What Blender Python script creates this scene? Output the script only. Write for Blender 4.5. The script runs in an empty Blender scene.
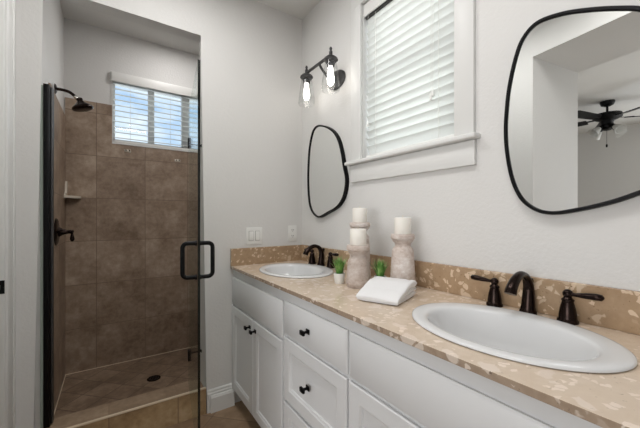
import bpy, bmesh, math, random
from mathutils import Vector, Matrix, noise
random.seed(7)
PI = math.pi
S = bpy.context.scene
C = S.collection

# ------------------------------------------------------------------ camera
cam = bpy.data.objects.new('camera', bpy.data.cameras.new('camera'))
C.objects.link(cam)
YAW = math.atan(208 / 308)
CH = 1.2326
cam.location = (0, 0, CH)
cam.rotation_euler = (PI / 2, 0, -YAW)
cam.data.sensor_width = 36
cam.data.lens = 36 * 308 / 640
cam.data.shift_y = 4 / 640
cam.data.clip_start = 0.02
S.camera = cam

# ------------------------------------------------------------------ sky, lights, exposure
W = bpy.data.worlds.new('sky'); S.world = W; W.use_nodes = True
nt = W.node_tree; nt.nodes.clear()
def wn(t): return nt.nodes.new(t)
tc = wn('ShaderNodeTexCoord'); mp = wn('ShaderNodeMapping'); ns = wn('ShaderNodeTexNoise')
cr = wn('ShaderNodeValToRGB'); mx = wn('ShaderNodeMix'); bg = wn('ShaderNodeBackground'); wo = wn('ShaderNodeOutputWorld')
sx = wn('ShaderNodeSeparateXYZ'); mr = wn('ShaderNodeMapRange'); gr = wn('ShaderNodeValToRGB')
mp.inputs['Scale'].default_value = (2.2, 2.2, 6.5)
mp.inputs['Location'].default_value = (1.3, 0.4, 0.25)
ns.inputs['Scale'].default_value = 1.6; ns.inputs['Detail'].default_value = 7; ns.inputs['Roughness'].default_value = .55
cr.color_ramp.elements[0].position = .47; cr.color_ramp.elements[1].position = .66
gr.color_ramp.elements[0].color = (.62, .74, .86, 1); gr.color_ramp.elements[1].color = (.20, .40, .72, 1)
gr.color_ramp.elements[1].position = .55
mx.data_type = 'RGBA'; mx.inputs[7].default_value = (.88, .92, .96, 1)
L = nt.links.new
L(tc.outputs['Generated'], mp.inputs['Vector']); L(mp.outputs[0], ns.inputs['Vector']); L(ns.outputs['Fac'], cr.inputs[0])
L(tc.outputs['Generated'], sx.inputs[0]); L(sx.outputs['Z'], gr.inputs[0])
L(gr.outputs[0], mx.inputs[6]); L(cr.outputs[0], mx.inputs[0])
hz = wn('ShaderNodeMapRange'); hz.inputs[1].default_value = .3; hz.inputs[2].default_value = .9; L(sx.outputs['X'], hz.inputs[0])
m3 = wn('ShaderNodeMix'); m3.data_type = 'RGBA'; m3.inputs[7].default_value = (1, .99, .97, 1); L(hz.outputs[0], m3.inputs[0]); L(mx.outputs[2], m3.inputs[6])
L(m3.outputs[2], bg.inputs['Color'])
mr.inputs[1].default_value = .35; mr.inputs[2].default_value = 1.0; mr.inputs[3].default_value = 1.15; mr.inputs[4].default_value = 5.2
L(sx.outputs['X'], mr.inputs[0]); L(mr.outputs[0], bg.inputs['Strength'])   # sky strength raised toward the vanity window so its blind glows
L(bg.outputs[0], wo.inputs[0])

def area(name, loc, rot, size, sy, power, col=(1, 1, 1), shape='RECTANGLE'):
    l = bpy.data.lights.new(name, 'AREA'); l.shape = shape; l.size = size
    if shape == 'RECTANGLE': l.size_y = sy
    l.energy = power; l.color = col
    o = bpy.data.objects.new(name, l); o.location = loc; o.rotation_euler = rot; C.objects.link(o); return o
# added fill lights without fixtures: two on the bedroom side, two under the bathroom ceiling
area('bedroom_fill_light', (-2.6, -2.45, 1.5), (PI / 2, 0, 0), 3.0, 1.8, 10, (.97, .98, 1))
area('bedroom_fill_light', (-4.5, -.65, 1.45), (PI / 2, 0, -PI / 2), 2.3, 1.9, 74, (.97, .98, 1))
area('bathroom_ceiling_fill', (.25, .35, 2.70), (0, 0, 0), .5, .5, 7.5, (1, .985, .97), 'DISK')
area('bathroom_ceiling_fill', (.25, 1.35, 2.70), (0, 0, 0), .5, .5, 7.5, (1, .985, .97), 'DISK')

area('shower_ceiling_fill', (.45, 2.62, 2.76), (0, 0, 0), .3, .3, 4, (1, .97, .95), 'DISK')  # added fill light to lift the dark shower, no fixture, hidden by the header

S.view_settings.view_transform = 'Standard'; S.view_settings.look = 'None'
S.view_settings.gamma = 1; S.view_settings.use_curve_mapping = False
S.view_settings.exposure = 0.22

# ------------------------------------------------------------------ materials
def srgb(r, g, b):
    f = lambda x: (x / 255 / 12.92) if x / 255 <= .04045 else ((x / 255 + .055) / 1.055) ** 2.4
    return (f(r), f(g), f(b), 1)
class NT:
    def __init__(s, name):
        s.m = bpy.data.materials.new(name); s.m.use_nodes = True
        s.t = s.m.node_tree; s.b = s.t.nodes['Principled BSDF']; s.o = s.t.nodes['Material Output']
    def n(s, typ, **kw):
        x = s.t.nodes.new(typ)
        for k, v in kw.items(): setattr(x, k, v)
        return x
    def l(s, a, b): s.t.links.new(a, b)
    def co(s, scale=(1, 1, 1), rot=(0, 0, 0), loc=(0, 0, 0)):
        a = s.n('ShaderNodeTexCoord'); m = s.n('ShaderNodeMapping')
        m.inputs['Scale'].default_value = scale; m.inputs['Rotation'].default_value = rot; m.inputs['Location'].default_value = loc
        s.l(a.outputs['Object'], m.inputs[0]); return m.outputs[0]
    def noise(s, vec, scale, detail=4, rough=.55):
        x = s.n('ShaderNodeTexNoise'); x.inputs['Scale'].default_value = scale; x.inputs['Detail'].default_value = detail
        x.inputs['Roughness'].default_value = rough; s.l(vec, x.inputs['Vector']); return x
    def ramp(s, fac, stops):
        x = s.n('ShaderNodeValToRGB'); e = x.color_ramp.elements
        while len(e) < len(stops): e.new(.5)
        for i, (p, c) in enumerate(stops): e[i].position = p; e[i].color = c
        s.l(fac, x.inputs[0]); return x.outputs[0]
    def mix(s, fac, a, b, mode='MIX'):
        x = s.n('ShaderNodeMix'); x.data_type = 'RGBA'; x.blend_type = mode
        for sock, v in ((x.inputs[0], fac), (x.inputs[6], a), (x.inputs[7], b)):
            if isinstance(v, (int, float)): sock.default_value = v
            elif isinstance(v, tuple): sock.default_value = v
            else: s.l(v, sock)
        return x.outputs[2]
    def bump(s, h, strength, dist=.01):
        x = s.n('ShaderNodeBump'); x.inputs['Strength'].default_value = strength; x.inputs['Distance'].default_value = dist
        s.l(h, x.inputs['Height']); s.l(x.outputs[0], s.b.inputs['Normal'])
    def set(s, **kw):
        for k, v in kw.items():
            k = {'base': 'Base Color', 'rough': 'Roughness', 'metal': 'Metallic', 'spec': 'Specular IOR Level', 'coat': 'Coat Weight',
                 'sss': 'Subsurface Weight', 'trans': 'Transmission Weight', 'ecol': 'Emission Color', 'estr': 'Emission Strength', 'sheen': 'Sheen Weight'}.get(k, k)
            if isinstance(v, bpy.types.NodeSocket): s.l(v, s.b.inputs[k])
            else: s.b.inputs[k].default_value = v
        return s
W1 = (1, 1, 1, 1); B0 = (0, 0, 0, 1)
def paint(name, col, rough=.5, bump=.12, scale=140, dist=.004):
    t = NT(name); v = t.co(); n = t.noise(v, scale, 3); big = t.noise(v, 1.3, 2)
    t.set(base=t.mix(big.outputs['Fac'], tuple(c * .97 for c in col[:3]) + (1,), col), rough=rough, spec=.3)
    if bump: t.bump(n.outputs['Fac'], bump, dist)
    return t.m
M = {}
M['wall'] = paint('wall_paint', srgb(222, 221, 219), .6, .28, 75, .005)
M['ceiling'] = paint('ceiling_paint', srgb(226, 225, 222), .8, .3, 60)
M['trim'] = paint('trim_paint', srgb(226, 226, 224), .35, 0)
M['cab'] = paint('cabinet_paint', srgb(218, 219, 220), .38, 0)
M['plastic'] = paint('white_plastic', srgb(236, 236, 233), .35, 0)
M['porcelain'] = paint('porcelain', srgb(226, 227, 228), .08, 0)
M['shadow_gap'] = paint('painted_shadow_gap', srgb(176, 175, 172), .5, 0)  # grey paints in the shade of the gap around the switch rockers
M['slot'] = paint('dark_slot', srgb(60, 58, 56), .5, 0)

def metal(name, col, rough=.35, col2=None):
    t = NT(name); n = t.noise(t.co(), 45, 3)
    t.set(base=t.mix(n.outputs['Fac'], col, col2 or tuple(min(1, c * 1.6) for c in col[:3]) + (1,)), rough=rough, metal=.85); return t.m
M['bronze'] = metal('oil_rubbed_bronze', srgb(30, 24, 22), .24, srgb(50, 36, 31))
M['black'] = metal('matte_black_metal', srgb(26, 26, 27), .42, srgb(34, 34, 35))
M['sconce'] = metal('dark_grey_metal', srgb(74, 74, 75), .5)
M['chrome'] = metal('satin_nickel', srgb(190, 188, 184), .25)

def tile(name, cols, w, h, axes, loc=(0, 0, 0), rotz=0, mortar=.003, grout=srgb(120, 102, 86), rough=.45, mott=7.0, bump=.25):
    t = NT(name); tc = t.n('ShaderNodeTexCoord'); s = t.n('ShaderNodeSeparateXYZ'); c = t.n('ShaderNodeCombineXYZ')
    t.l(tc.outputs['Object'], s.inputs[0])
    t.l(s.outputs[axes[0]], c.inputs[0]); t.l(s.outputs[axes[1]], c.inputs[1])
    m = t.n('ShaderNodeMapping'); m.inputs['Location'].default_value = loc; m.inputs['Rotation'].default_value = (0, 0, rotz)
    t.l(c.outputs[0], m.inputs[0])
    b = t.n('ShaderNodeTexBrick'); b.offset = 0; b.squash = 1
    b.inputs['Scale'].default_value = 1; b.inputs['Brick Width'].default_value = w; b.inputs['Row Height'].default_value = h
    b.inputs['Mortar Size'].default_value = mortar; b.inputs['Mortar Smooth'].default_value = .2
    b.inputs['Color1'].default_value = (.35, .35, .35, 1); b.inputs['Color2'].default_value = (.65, .65, .65, 1); b.inputs['Mortar'].default_value = (.5, .5, .5, 1)
    t.l(m.outputs[0], b.inputs['Vector'])
    v = t.co()
    n1 = t.noise(v, mott, 8, .62); n2 = t.noise(v, mott * 5, 5, .6)
    f = t.mix(.35, n1.outputs['Fac'], n2.outputs['Fac']); f = t.mix(.3, f, b.outputs['Color'])
    col = t.ramp(f, [(.37, cols[0]), (.5, cols[1]), (.63, cols[2])])
    t.set(base=t.mix(b.outputs['Fac'], col, grout), rough=rough, spec=.35)
    inv = t.n('ShaderNodeMath', operation='SUBTRACT'); inv.inputs[0].default_value = 1; t.l(b.outputs['Fac'], inv.inputs[1])
    t.bump(inv.outputs[0], bump, .003)
    return t.m
SH = [srgb(122, 102, 85), srgb(154, 134, 116), srgb(184, 165, 146)]
YB = 3.07
M['tile_back'] = tile('brown_wall_tile_back', SH, .343, .343, ('X', 'Z'), (.104 + .343, -.02, 0), grout=srgb(124, 106, 90), mortar=.0024)
M['tile_side'] = tile('brown_wall_tile_side', SH, .343, .343, ('Y', 'Z'), (-YB + .343 * 9, -.02, 0), grout=srgb(124, 106, 90), mortar=.0024)
M['tile_floor_sh'] = tile('brown_floor_tile_shower', [srgb(102, 84, 69), srgb(128, 108, 90), srgb(154, 133, 113)], .165, .165, ('X', 'Y'), (.02, .05, 0), PI / 4, grout=srgb(95, 78, 65), mortar=.003)
FL = [srgb(126, 102, 80), srgb(152, 127, 102), srgb(176, 150, 124)]
M['tile_floor'] = tile('tan_floor_tile', FL, .45, .45, ('X', 'Y'), (.12, .05, 0), PI / 4, grout=srgb(120, 98, 80), mortar=.003, mott=4)
M['tile_curb'] = tile('tan_curb_tile', [srgb(136, 110, 80), srgb(178, 152, 116), srgb(208, 184, 150)], .343, .4, ('X', 'Z'), (.104, .05, 0), grout=srgb(140, 116, 92), mortar=.003, mott=5)
M['tile_curbtop'] = tile('tan_curb_top_tile', [srgb(128, 108, 88), srgb(152, 131, 109), srgb(176, 154, 131)], .343, .4, ('X', 'Y'), (.104, .05, 0), grout=srgb(140, 118, 98), mortar=.003)
M['curb_edge'] = paint('curb_edge_strip', srgb(222, 205, 180), .4, 0)

def breccia(name, base, frag, dark):
    t = NT(name); v = t.co(); d = t.noise(v, 14, 4)
    wv = t.n('ShaderNodeVectorMath', operation='ADD'); sc = t.n('ShaderNodeVectorMath', operation='SCALE'); sc.inputs['Scale'].default_value = .05
    t.l(d.outputs['Color'], sc.inputs[0]); t.l(v, wv.inputs[0]); t.l(sc.outputs[0], wv.inputs[1])
    def frags(scale, thr):
        vo = t.n('ShaderNodeTexVoronoi'); vo.inputs['Scale'].default_value = scale; t.l(wv.outputs[0], vo.inputs['Vector'])
        ve = t.n('ShaderNodeTexVoronoi', feature='DISTANCE_TO_EDGE'); ve.inputs['Scale'].default_value = scale; t.l(wv.outputs[0], ve.inputs['Vector'])
        s = t.n('ShaderNodeSeparateColor'); t.l(vo.outputs['Color'], s.inputs[0])
        a = t.n('ShaderNodeMapRange'); a.inputs[1].default_value = thr; a.inputs[2].default_value = thr + .05; t.l(s.outputs[0], a.inputs[0])
        e = t.n('ShaderNodeMapRange'); e.inputs[1].default_value = .06; e.inputs[2].default_value = .12; t.l(ve.outputs['Distance'], e.inputs[0])
        m = t.n('ShaderNodeMath', operation='MULTIPLY'); t.l(a.outputs[0], m.inputs[0]); t.l(e.outputs[0], m.inputs[1])
        return m.outputs[0]
    n1 = t.noise(v, 6, 6, .6); n2 = t.noise(v, 40, 5, .65)
    c = t.mix(n1.outputs['Fac'], dark, base)
    c = t.mix(t.ramp(n2.outputs['Fac'], [(.4, B0), (.7, W1)]), c, base)
    c = t.mix(frags(26, .80), c, frag)
    c = t.mix(frags(60, .83), c, tuple(min(1, x * 1.1) for x in frag[:3]) + (1,))
    sp = t.ramp(t.noise(v, 90, 2).outputs['Fac'], [(.66, B0), (.74, W1)])
    c = t.mix(sp, c, tuple(x * .72 for x in dark[:3]) + (1,))
    t.set(base=c, rough=.16, spec=.45); return t.m
M['stone_top'] = breccia('beige_breccia_marble', srgb(222, 204, 184), srgb(230, 214, 199), srgb(208, 187, 164))
M['stone_splash'] = breccia('brown_breccia_marble', srgb(178, 152, 123), srgb(206, 184, 159), srgb(154, 127, 99))
M['stone_edge'] = breccia('rough_marble_edge', srgb(172, 153, 134), srgb(210, 196, 182), srgb(140, 120, 102))

def washed(name, seed, g=1.0):
    k = lambda r, q, b: srgb(min(250, r * g), min(250, q * g * (1 if g == 1 else 1.01)), min(250, b * g * (1 if g == 1 else 1.02)))
    t = NT(name); v = t.co((1, 1, 1.5), loc=(seed, seed * 2, 0)); n = t.noise(v, 16, 8, .68); n2 = t.noise(v, 70, 4, .7)
    f = t.mix(.35, n.outputs['Fac'], n2.outputs['Fac'])
    t.set(base=t.ramp(f, [(.34, k(164, 146, 134)), (.46, k(188, 173, 163)), (.58, k(203, 193, 186)), (.70, k(222, 216, 210))]), rough=.75)
    t.bump(n2.outputs['Fac'], .4, .003); return t.m
M['wash'] = washed('whitewashed_wood', 0.0)
M['wash_light'] = washed('pale_whitewashed_wood', 3.0, 1.09)
def wax():
    t = NT('ivory_wax'); n = t.noise(t.co(), 30, 3)
    t.set(base=t.mix(n.outputs['Fac'], srgb(247, 243, 234), srgb(252, 250, 244)), rough=.5, sss=.05); t.b.inputs['Subsurface Radius'].default_value = (.02, .015, .01); return t.m
M['wax'] = wax()
M['wick'] = paint('wick', srgb(225, 215, 195), .9, 0)
def towel_m():
    t = NT('white_terry'); n = t.noise(t.co(), 420, 2); n2 = t.noise(t.co(), 60, 3)
    t.set(base=srgb(240, 240, 241), rough=.95, sheen=.3); t.bump(t.mix(.4, n.outputs['Fac'], n2.outputs['Fac']), .55, .004); return t.m
M['terry'] = towel_m()
def leaf():
    t = NT('grass_leaf'); n = t.noise(t.co(), 25, 2)
    t.set(base=t.ramp(n.outputs['Fac'], [(.35, srgb(62, 118, 44)), (.52, srgb(110, 162, 76)), (.68, srgb(168, 200, 124))]), rough=.5); return t.m
M['leaf'] = leaf(); M['soil'] = paint('soil', srgb(70, 55, 42), .9, 0)
M['pot'] = paint('white_pot', srgb(232, 232, 228), .5, 0)
def mirror_m():
    t = NT('mirror_silver'); n = t.noise(t.co(), 2, 1); t.set(base=t.mix(n.outputs['Fac'], (.86, .88, .87, 1), (.88, .89, .885, 1)), metal=1, rough=.0); return t.m
M['mirror'] = mirror_m()
def thin_glass(name, tint, refl=1.0):
    t = NT(name); t.t.nodes.remove(t.b)
    tr = t.n('ShaderNodeBsdfTransparent'); gl = t.n('ShaderNodeBsdfGlossy'); fr = t.n('ShaderNodeLayerWeight'); mx = t.n('ShaderNodeMixShader')
    n = t.noise(t.co(), 3, 1); t.l(t.mix(n.outputs['Fac'], tint, tuple(c * .99 for c in tint[:3]) + (1,)), tr.inputs[0])
    gl.inputs['Roughness'].default_value = .02
    pw = t.n('ShaderNodeMath', operation='POWER'); pw.inputs[1].default_value = 4.0; t.l(fr.outputs['Facing'], pw.inputs[0])
    mm = t.n('ShaderNodeMath', operation='MULTIPLY_ADD'); mm.inputs[1].default_value = .55 * refl; mm.inputs[2].default_value = .035 * refl; t.l(pw.outputs[0], mm.inputs[0])
    t.l(mm.outputs[0], mx.inputs[0]); t.l(tr.outputs[0], mx.inputs[1]); t.l(gl.outputs[0], mx.inputs[2]); t.l(mx.outputs[0], t.o.inputs[0]); return t.m
M['glass'] = thin_glass('clear_window_glass', (.97, .985, .98, 1), .5)
M['door_glass'] = thin_glass('clear_shower_glass', (.93, .96, .95, 1), .5)
M['shade_glass'] = thin_glass('clear_lamp_glass', (.965, .97, .97, 1), .7)
M['glass_edge'] = NT('dark_glass_edge').set(base=srgb(14, 20, 18), rough=.2).m
M['gasket'] = paint('pale_green_gasket', srgb(170, 182, 172), .3, 0)
def slat_m(name, col, tr):
    t = NT(name); t.t.nodes.remove(t.b)
    n = t.noise(t.co(), 8, 2); c = t.mix(n.outputs['Fac'], tuple(x * .98 for x in col[:3]) + (1,), col)
    d = t.n('ShaderNodeBsdfDiffuse'); l = t.n('ShaderNodeBsdfTranslucent'); g = t.n('ShaderNodeBsdfGlossy'); g.inputs['Roughness'].default_value = .35
    m = t.n('ShaderNodeMixShader'); m.inputs[0].default_value = tr; m2 = t.n('ShaderNodeMixShader'); m2.inputs[0].default_value = .04
    t.l(c, d.inputs[0]); t.l(c, l.inputs[0]); t.l(d.outputs[0], m.inputs[1]); t.l(l.outputs[0], m.inputs[2])
    t.l(m.outputs[0], m2.inputs[1]); t.l(g.outputs[0], m2.inputs[2]); t.l(m2.outputs[0], t.o.inputs[0]); return t.m
M['slat'] = slat_m('white_blind_slat', srgb(240, 242, 240), .32)
M['cord'] = paint('blind_cord', srgb(225, 225, 220), .7, 0)
def bulb_m():
    t = NT('lit_bulb'); n = t.noise(t.co(), 10, 1)
    t.set(base=srgb(255, 250, 240), ecol=t.mix(n.outputs['Fac'], (1, .93, .84, 1), (1, .95, .88, 1)), estr=7.0, rough=.3); return t.m
M['bulb'] = bulb_m()
M['frost'] = slat_m('frosted_fan_shade', srgb(225, 225, 222), .4)
M['carpet'] = paint('bedroom_carpet', srgb(176, 165, 150), .95, .5, 200)
M['ceramic'] = paint('bone_ceramic', srgb(214, 204, 190), .2, 0)

# ------------------------------------------------------------------ mesh helpers (all in world metres)
LOC = {}
def nb(): return bmesh.new()
def box(bm, x0, x1, y0, y1, z0, z1, bev=0, seg=2, mat=None):
    r = bmesh.ops.create_cube(bm, size=1)
    vs = r['verts']
    bmesh.ops.scale(bm, vec=(abs(x1 - x0), abs(y1 - y0), abs(z1 - z0)), verts=vs)
    bmesh.ops.translate(bm, vec=((x0 + x1) / 2, (y0 + y1) / 2, (z0 + z1) / 2), verts=vs)
    if mat is not None: bmesh.ops.transform(bm, matrix=mat, verts=vs)
    if bev:
        es = list({e for v in vs for e in v.link_edges})
        bmesh.ops.bevel(bm, geom=es, offset=bev, segments=seg, profile=.5, affect='EDGES')
    return bm
def rings(bm, rs, cap0=True, cap1=True, closed=False):
    loops = [[bm.verts.new(p) for p in r] for r in rs]
    n = len(loops[0]); m = len(loops)
    for i in range(m if closed else m - 1):
        a, b = loops[i], loops[(i + 1) % m]
        for j in range(n): bm.faces.new((a[j], a[(j + 1) % n], b[(j + 1) % n], b[j]))
    if not closed:
        if cap0: bm.faces.new(loops[0][::-1])
        if cap1: bm.faces.new(loops[-1])
    return bm
def lathe(bm, prof, c=(0, 0, 0), n=32, mat=None, cap0=True, cap1=True):
    rs = []
    for r, z in prof:
        ring = []
        for k in range(n):
            p = Vector((r * math.cos(2 * PI * k / n), r * math.sin(2 * PI * k / n), z))
            if mat is not None: p = mat @ p
            ring.append(p + Vector(c))
        rs.append(ring)
    return rings(bm, rs, cap0, cap1)
def tube(bm, pts, rad, n=14, caps=True, closed=False, flat=1.0):
    pts = [Vector(p) for p in pts]; m = len(pts)
    if not hasattr(rad, '__len__'): rad = [rad] * m
    tg = []
    for i in range(m):
        a = pts[(i - 1) % m] if (closed or i > 0) else pts[i]; b = pts[(i + 1) % m] if (closed or i < m - 1) else pts[i]
        tg.append((b - a).normalized())
    up = Vector((0, 0, 1)) if abs(tg[0].z) < .9 else Vector((1, 0, 0))
    nrm = (up - tg[0] * up.dot(tg[0])).normalized(); rs = []
    for i in range(m):
        nrm = (nrm - tg[i] * nrm.dot(tg[i])).normalized(); bi = tg[i].cross(nrm)
        rs.append([pts[i] + (nrm * math.cos(2 * PI * k / n) * flat + bi * math.sin(2 * PI * k / n)) * rad[i] for k in range(n)])
    return rings(bm, rs, caps, caps, closed)
def prism(bm, poly, axis, a, b):
    """poly of 2D points in the two other axes, extruded from a to b along axis"""
    def P(u, v, w): return {'X': (w, u, v), 'Y': (u, w, v), 'Z': (u, v, w)}[axis]
    A = [bm.verts.new(P(u, v, a)) for u, v in poly]; B = [bm.verts.new(P(u, v, b)) for u, v in poly]
    n = len(poly)
    bm.faces.new(A); bm.faces.new(B[::-1])
    for i in range(n): bm.faces.new((A[i], B[i], B[(i + 1) % n], A[(i + 1) % n]))
    return bm
def spline(pts, n=10, closed=False):
    pts = [Vector(p) for p in pts]; m = len(pts); out = []
    for i in range(m if closed else m - 1):
        g = lambda k: pts[k % m] if closed else pts[max(0, min(m - 1, k))]
        p0, p1, p2, p3 = g(i - 1), g(i), g(i + 1), g(i + 2)
        for k in range(n):
            t = k / n
            out.append(.5 * ((2 * p1) + (p2 - p0) * t + (2 * p0 - 5 * p1 + 4 * p2 - p3) * t * t + (3 * p1 - p0 - 3 * p2 + p3) * t ** 3))
    if not closed: out.append(pts[-1])
    return out
def obj(name, bm, mat, parent=None, smooth=True, local=False, angle=35):
    bmesh.ops.recalc_face_normals(bm, faces=bm.faces)
    if parent is not None and not local:
        bmesh.ops.translate(bm, vec=-LOC[parent.name], verts=bm.verts)
    me = bpy.data.meshes.new(name); bm.to_mesh(me); bm.free()
    if smooth:
        for p in me.polygons: p.use_smooth = True
        me.set_sharp_from_angle(angle=math.radians(angle))
    for x in (mat if isinstance(mat, (list, tuple)) else [mat]): me.materials.append(M[x])
    o = bpy.data.objects.new(name, me); C.objects.link(o)
    LOC[o.name] = Vector((0, 0, 0))
    if parent is not None:
        o.parent = parent; LOC[o.name] = LOC[parent.name].copy()
    return o
def tag(o, label=None, cat=None, group=None, kind=None):
    for k, v in (('label', label), ('category', cat), ('group', group), ('kind', kind)):
        if v: o[k] = v
    return o
def thing(name, label, cat, loc=(0, 0, 0), group=None, kind=None):
    o = bpy.data.objects.new(name, None); o.empty_display_size = .05; C.objects.link(o); o.location = loc
    LOC[o.name] = Vector(loc); return tag(o, label, cat, group, kind)
def struct(name, bm, mat, label=None, cat=None, **kw):
    return tag(obj(name, bm, mat, **kw), label, cat, None, 'structure')

# ------------------------------------------------------------------ constants of the place
XV = 1.199          # vanity wall
YW = 2.02           # far wall, front face
YW2 = 2.14          # far wall, shower face
XL = -.300          # shower left wall
XR = .480           # right jamb of the shower opening
ZC = 2.74
ZK = .916           # counter top

# ------------------------------------------------------------------ setting
bm = nb(); box(bm, -1.0, 1.4, -1.1, YW2 - .02, -.1, 0)
struct('floor', bm, 'tile_floor', 'tan stone tile bathroom floor laid diagonally', 'floor', smooth=False)
bm = nb(); box(bm, -5.0, -1.0, -2.7, 3.6, -.1, 0)
struct('floor_bedroom', bm, 'carpet', 'beige carpet of the room seen in the large mirror', 'floor', smooth=False)
bm = nb(); box(bm, -1.0, 1.4, -1.1, YW2, ZC, ZC + .1); box(bm, -5.0, -1.0, -2.7, 3.6, ZC, ZC + .1)
struct('ceiling', bm, 'ceiling', 'white ceiling above the vanity', 'ceiling', smooth=False)
# far wall with the opening of the shower, rounded plaster corners
bm = nb()
prism(bm, [(-.52, 0), (XL, 0), (XL, 2.397), (XR, 2.397), (XR, 0), (1.36, 0), (1.36, ZC), (-.52, ZC)], 'Y', YW, YW2)
bm.edges.ensure_lookup_table()
es = [e for e in bm.edges if all(abs(v.co.y - YW) < 1e-5 for v in e.verts) and
      all(XL - 1e-4 <= v.co.x <= XR + 1e-4 and v.co.z <= 2.398 for v in e.verts)]
es = [e for e in es if (abs(e.verts[0].co.x - e.verts[1].co.x) < 1e-5 and abs(e.verts[0].co.x) > .2) or e.verts[0].co.z > 2 and e.verts[1].co.z > 2]
bmesh.ops.bevel(bm, geom=es, offset=.019, segments=5, profile=.5, affect='EDGES')
struct('wall_far', bm, 'wall', 'off white wall around the shower opening', 'wall')
# vanity wall with the window
WY0, WY1, WZ0, WZ1 = .748, 1.340, 1.572, 2.47
bm = nb()
for a in ((-1.1, WY0, 0, ZC), (WY1, YW2, 0, ZC), (WY0, WY1, 0, WZ0), (WY0, WY1, WZ1, ZC)): box(bm, XV, XV + .14, a[0], a[1], a[2], a[3])
struct('wall_right', bm, 'wall', 'off white textured wall above the vanity', 'wall', smooth=False)
# left wall: thick passage wall toward the bedroom, door opening, end stub
bm = nb()
A = (-.297, 1.036); B = (-.899, .937)
prism(bm, [A, B, (-.96, 1.33), (-.349, 1.33)], 'Z', 0, ZC)
box(bm, -.52, -.378, 1.812, YW, 0, ZC)
box(bm, -.52, -.378, 1.33, 1.812, 2.45, ZC)
# header of the passage and its other jamb
u = Vector((-.164, .986, 0)).normalized()
def off(p, t): return (p[0] - u.x * t, p[1] - u.y * t)
prism(bm, [A, B, off(B, 1.75), off(A, 1.75)], 'Z', 2.46, ZC)
prism(bm, [off(A, 1.75), off(B, 1.75), off(B, 2.2), off(A, 2.2)], 'Z', 0, ZC)
struct('wall_left', bm, 'wall', 'off white wall left of the shower with a deep passage opening', 'wall', smooth=False)
bm = nb()
box(bm, -5.0, -4.6, -2.7, 3.6, 0, ZC); box(bm, -5.0, -1.0, 3.5, 3.6, 0, ZC); box(bm, -5.0, -.9, -2.7, -2.6, 0, ZC)
box(bm, -.99, -.93, 1.3, 3.6, 0, ZC); box(bm, -.99, -.85, -2.7, -1.0, 0, ZC)
struct('wall_bedroom', bm, 'wall', 'plain bedroom wall seen in the large mirror', 'wall', smooth=False)
bm = nb(); box(bm, -.9, 1.36, -1.15, -1.05, 0, ZC)
struct('wall_back', bm, 'wall', 'off white wall behind the camera', 'wall', smooth=False)

# shower enclosure
XS = 1.30
bm = nb(); box(bm, XL - .1, XS, YW2 - .02, YB + .1, -.08, .02); struct('floor_shower', bm, 'tile_floor_sh', 'brown tile shower floor laid diagonally', 'floor', smooth=False)
bm = nb(); box(bm, XL - .1, XS + .1, YW2, YB + .14, 2.78, 2.88); struct('ceiling_shower', bm, 'ceiling', 'shower ceiling', 'ceiling', smooth=False)
SWX0, SWX1, SWZ0, SWZ1 = .0, 1.02, 1.852, 2.412
bm = nb()
for a in ((XL - .1, SWX0, 0, 2.8), (SWX1, XS, 0, 2.8), (SWX0, SWX1, 0, SWZ0), (SWX0, SWX1, SWZ1, 2.8)): box(bm, a[0], a[1], YB + .01, YB + .14, a[2], a[3])
struct('wall_shower_back', bm, 'wall', 'white upper wall at the back of the shower', 'wall', smooth=False)
bm = nb(); box(bm, XL - .12, XL - .008, YW2, YB + .14, 0, 2.8); struct('wall_shower_left', bm, 'wall', 'white upper wall on the left of the shower', 'wall', smooth=False)
bm = nb(); box(bm, XS, XS + .1, YW2, YB + .14, 0, 2.8); struct('wall_shower_right', bm, 'wall', 'right wall of the shower', 'wall', smooth=False)
TT = 2.165
bm = nb()
box(bm, XL, SWX0, YB, YB + .0099, .02, TT); box(bm, SWX0, SWX1, YB, YB + .0099, .02, SWZ0); box(bm, SWX1, XS, YB, YB + .0099, .02, TT)
struct('trim_1', bm, 'tile_back', 'brown square wall tiles under the shower window', 'wall tiles', smooth=False)
bm = nb(); box(bm, XL - .0079, XL + .002, 2.37, YB - .0005, .02, 2.02)  # tiles stop lower here; bare white wall stands in for glare on them
struct('trim_2', bm, 'tile_side', 'brown square wall tiles behind the shower head', 'wall tiles', smooth=False)
bm = nb(); box(bm, XL - .0079, XL + .002, YW2 + .002, 2.3699, .02, 1.87)  # cut lower still, so bare wall takes the place of glare
struct('trim_4', bm, 'tile_side', 'brown wall tiles just behind the black channel', 'wall tiles', smooth=False)
bm = nb(); box(bm, XS - .01, XS - .0005, YW2 + .002, YB - .0005, .02, TT)
struct('trim_3', bm, 'tile_side', 'brown wall tiles on the hidden right side of the shower', 'wall tiles', smooth=False)
bm = nb(); box(bm, XL + .002, XS - .012, YB - .004, YB - .0002, .0205, .025); box(bm, XL + .002, XL + .0055, 2.14, YB - .004, .0205, .025)
struct('trim_5', bm, 'curb_edge', 'pale caulk line along the foot of the shower tiles', 'caulk', smooth=False)
cu = thing('shower_curb', 'tan tiled curb across the bottom of the shower opening', 'shower curb', (.09, 2.08, 0), kind='structure')
bm = nb(); box(bm, XL + .001, XR + .012, YW - .012, YW2 + .006, 0.0005, .158); obj('riser', bm, 'tile_curb', cu, smooth=False)
bm = nb(); box(bm, XL + .001, XR - .001, YW - .003, YW2 + .008, .158, .168); obj('curb_top', bm, 'tile_curbtop', cu, smooth=False)
bm = nb(); box(bm, XL + .001, XR + .010, YW - .016, YW - .003, .158, .169, .003); obj('edge_strip', bm, 'curb_edge', cu)

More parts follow.
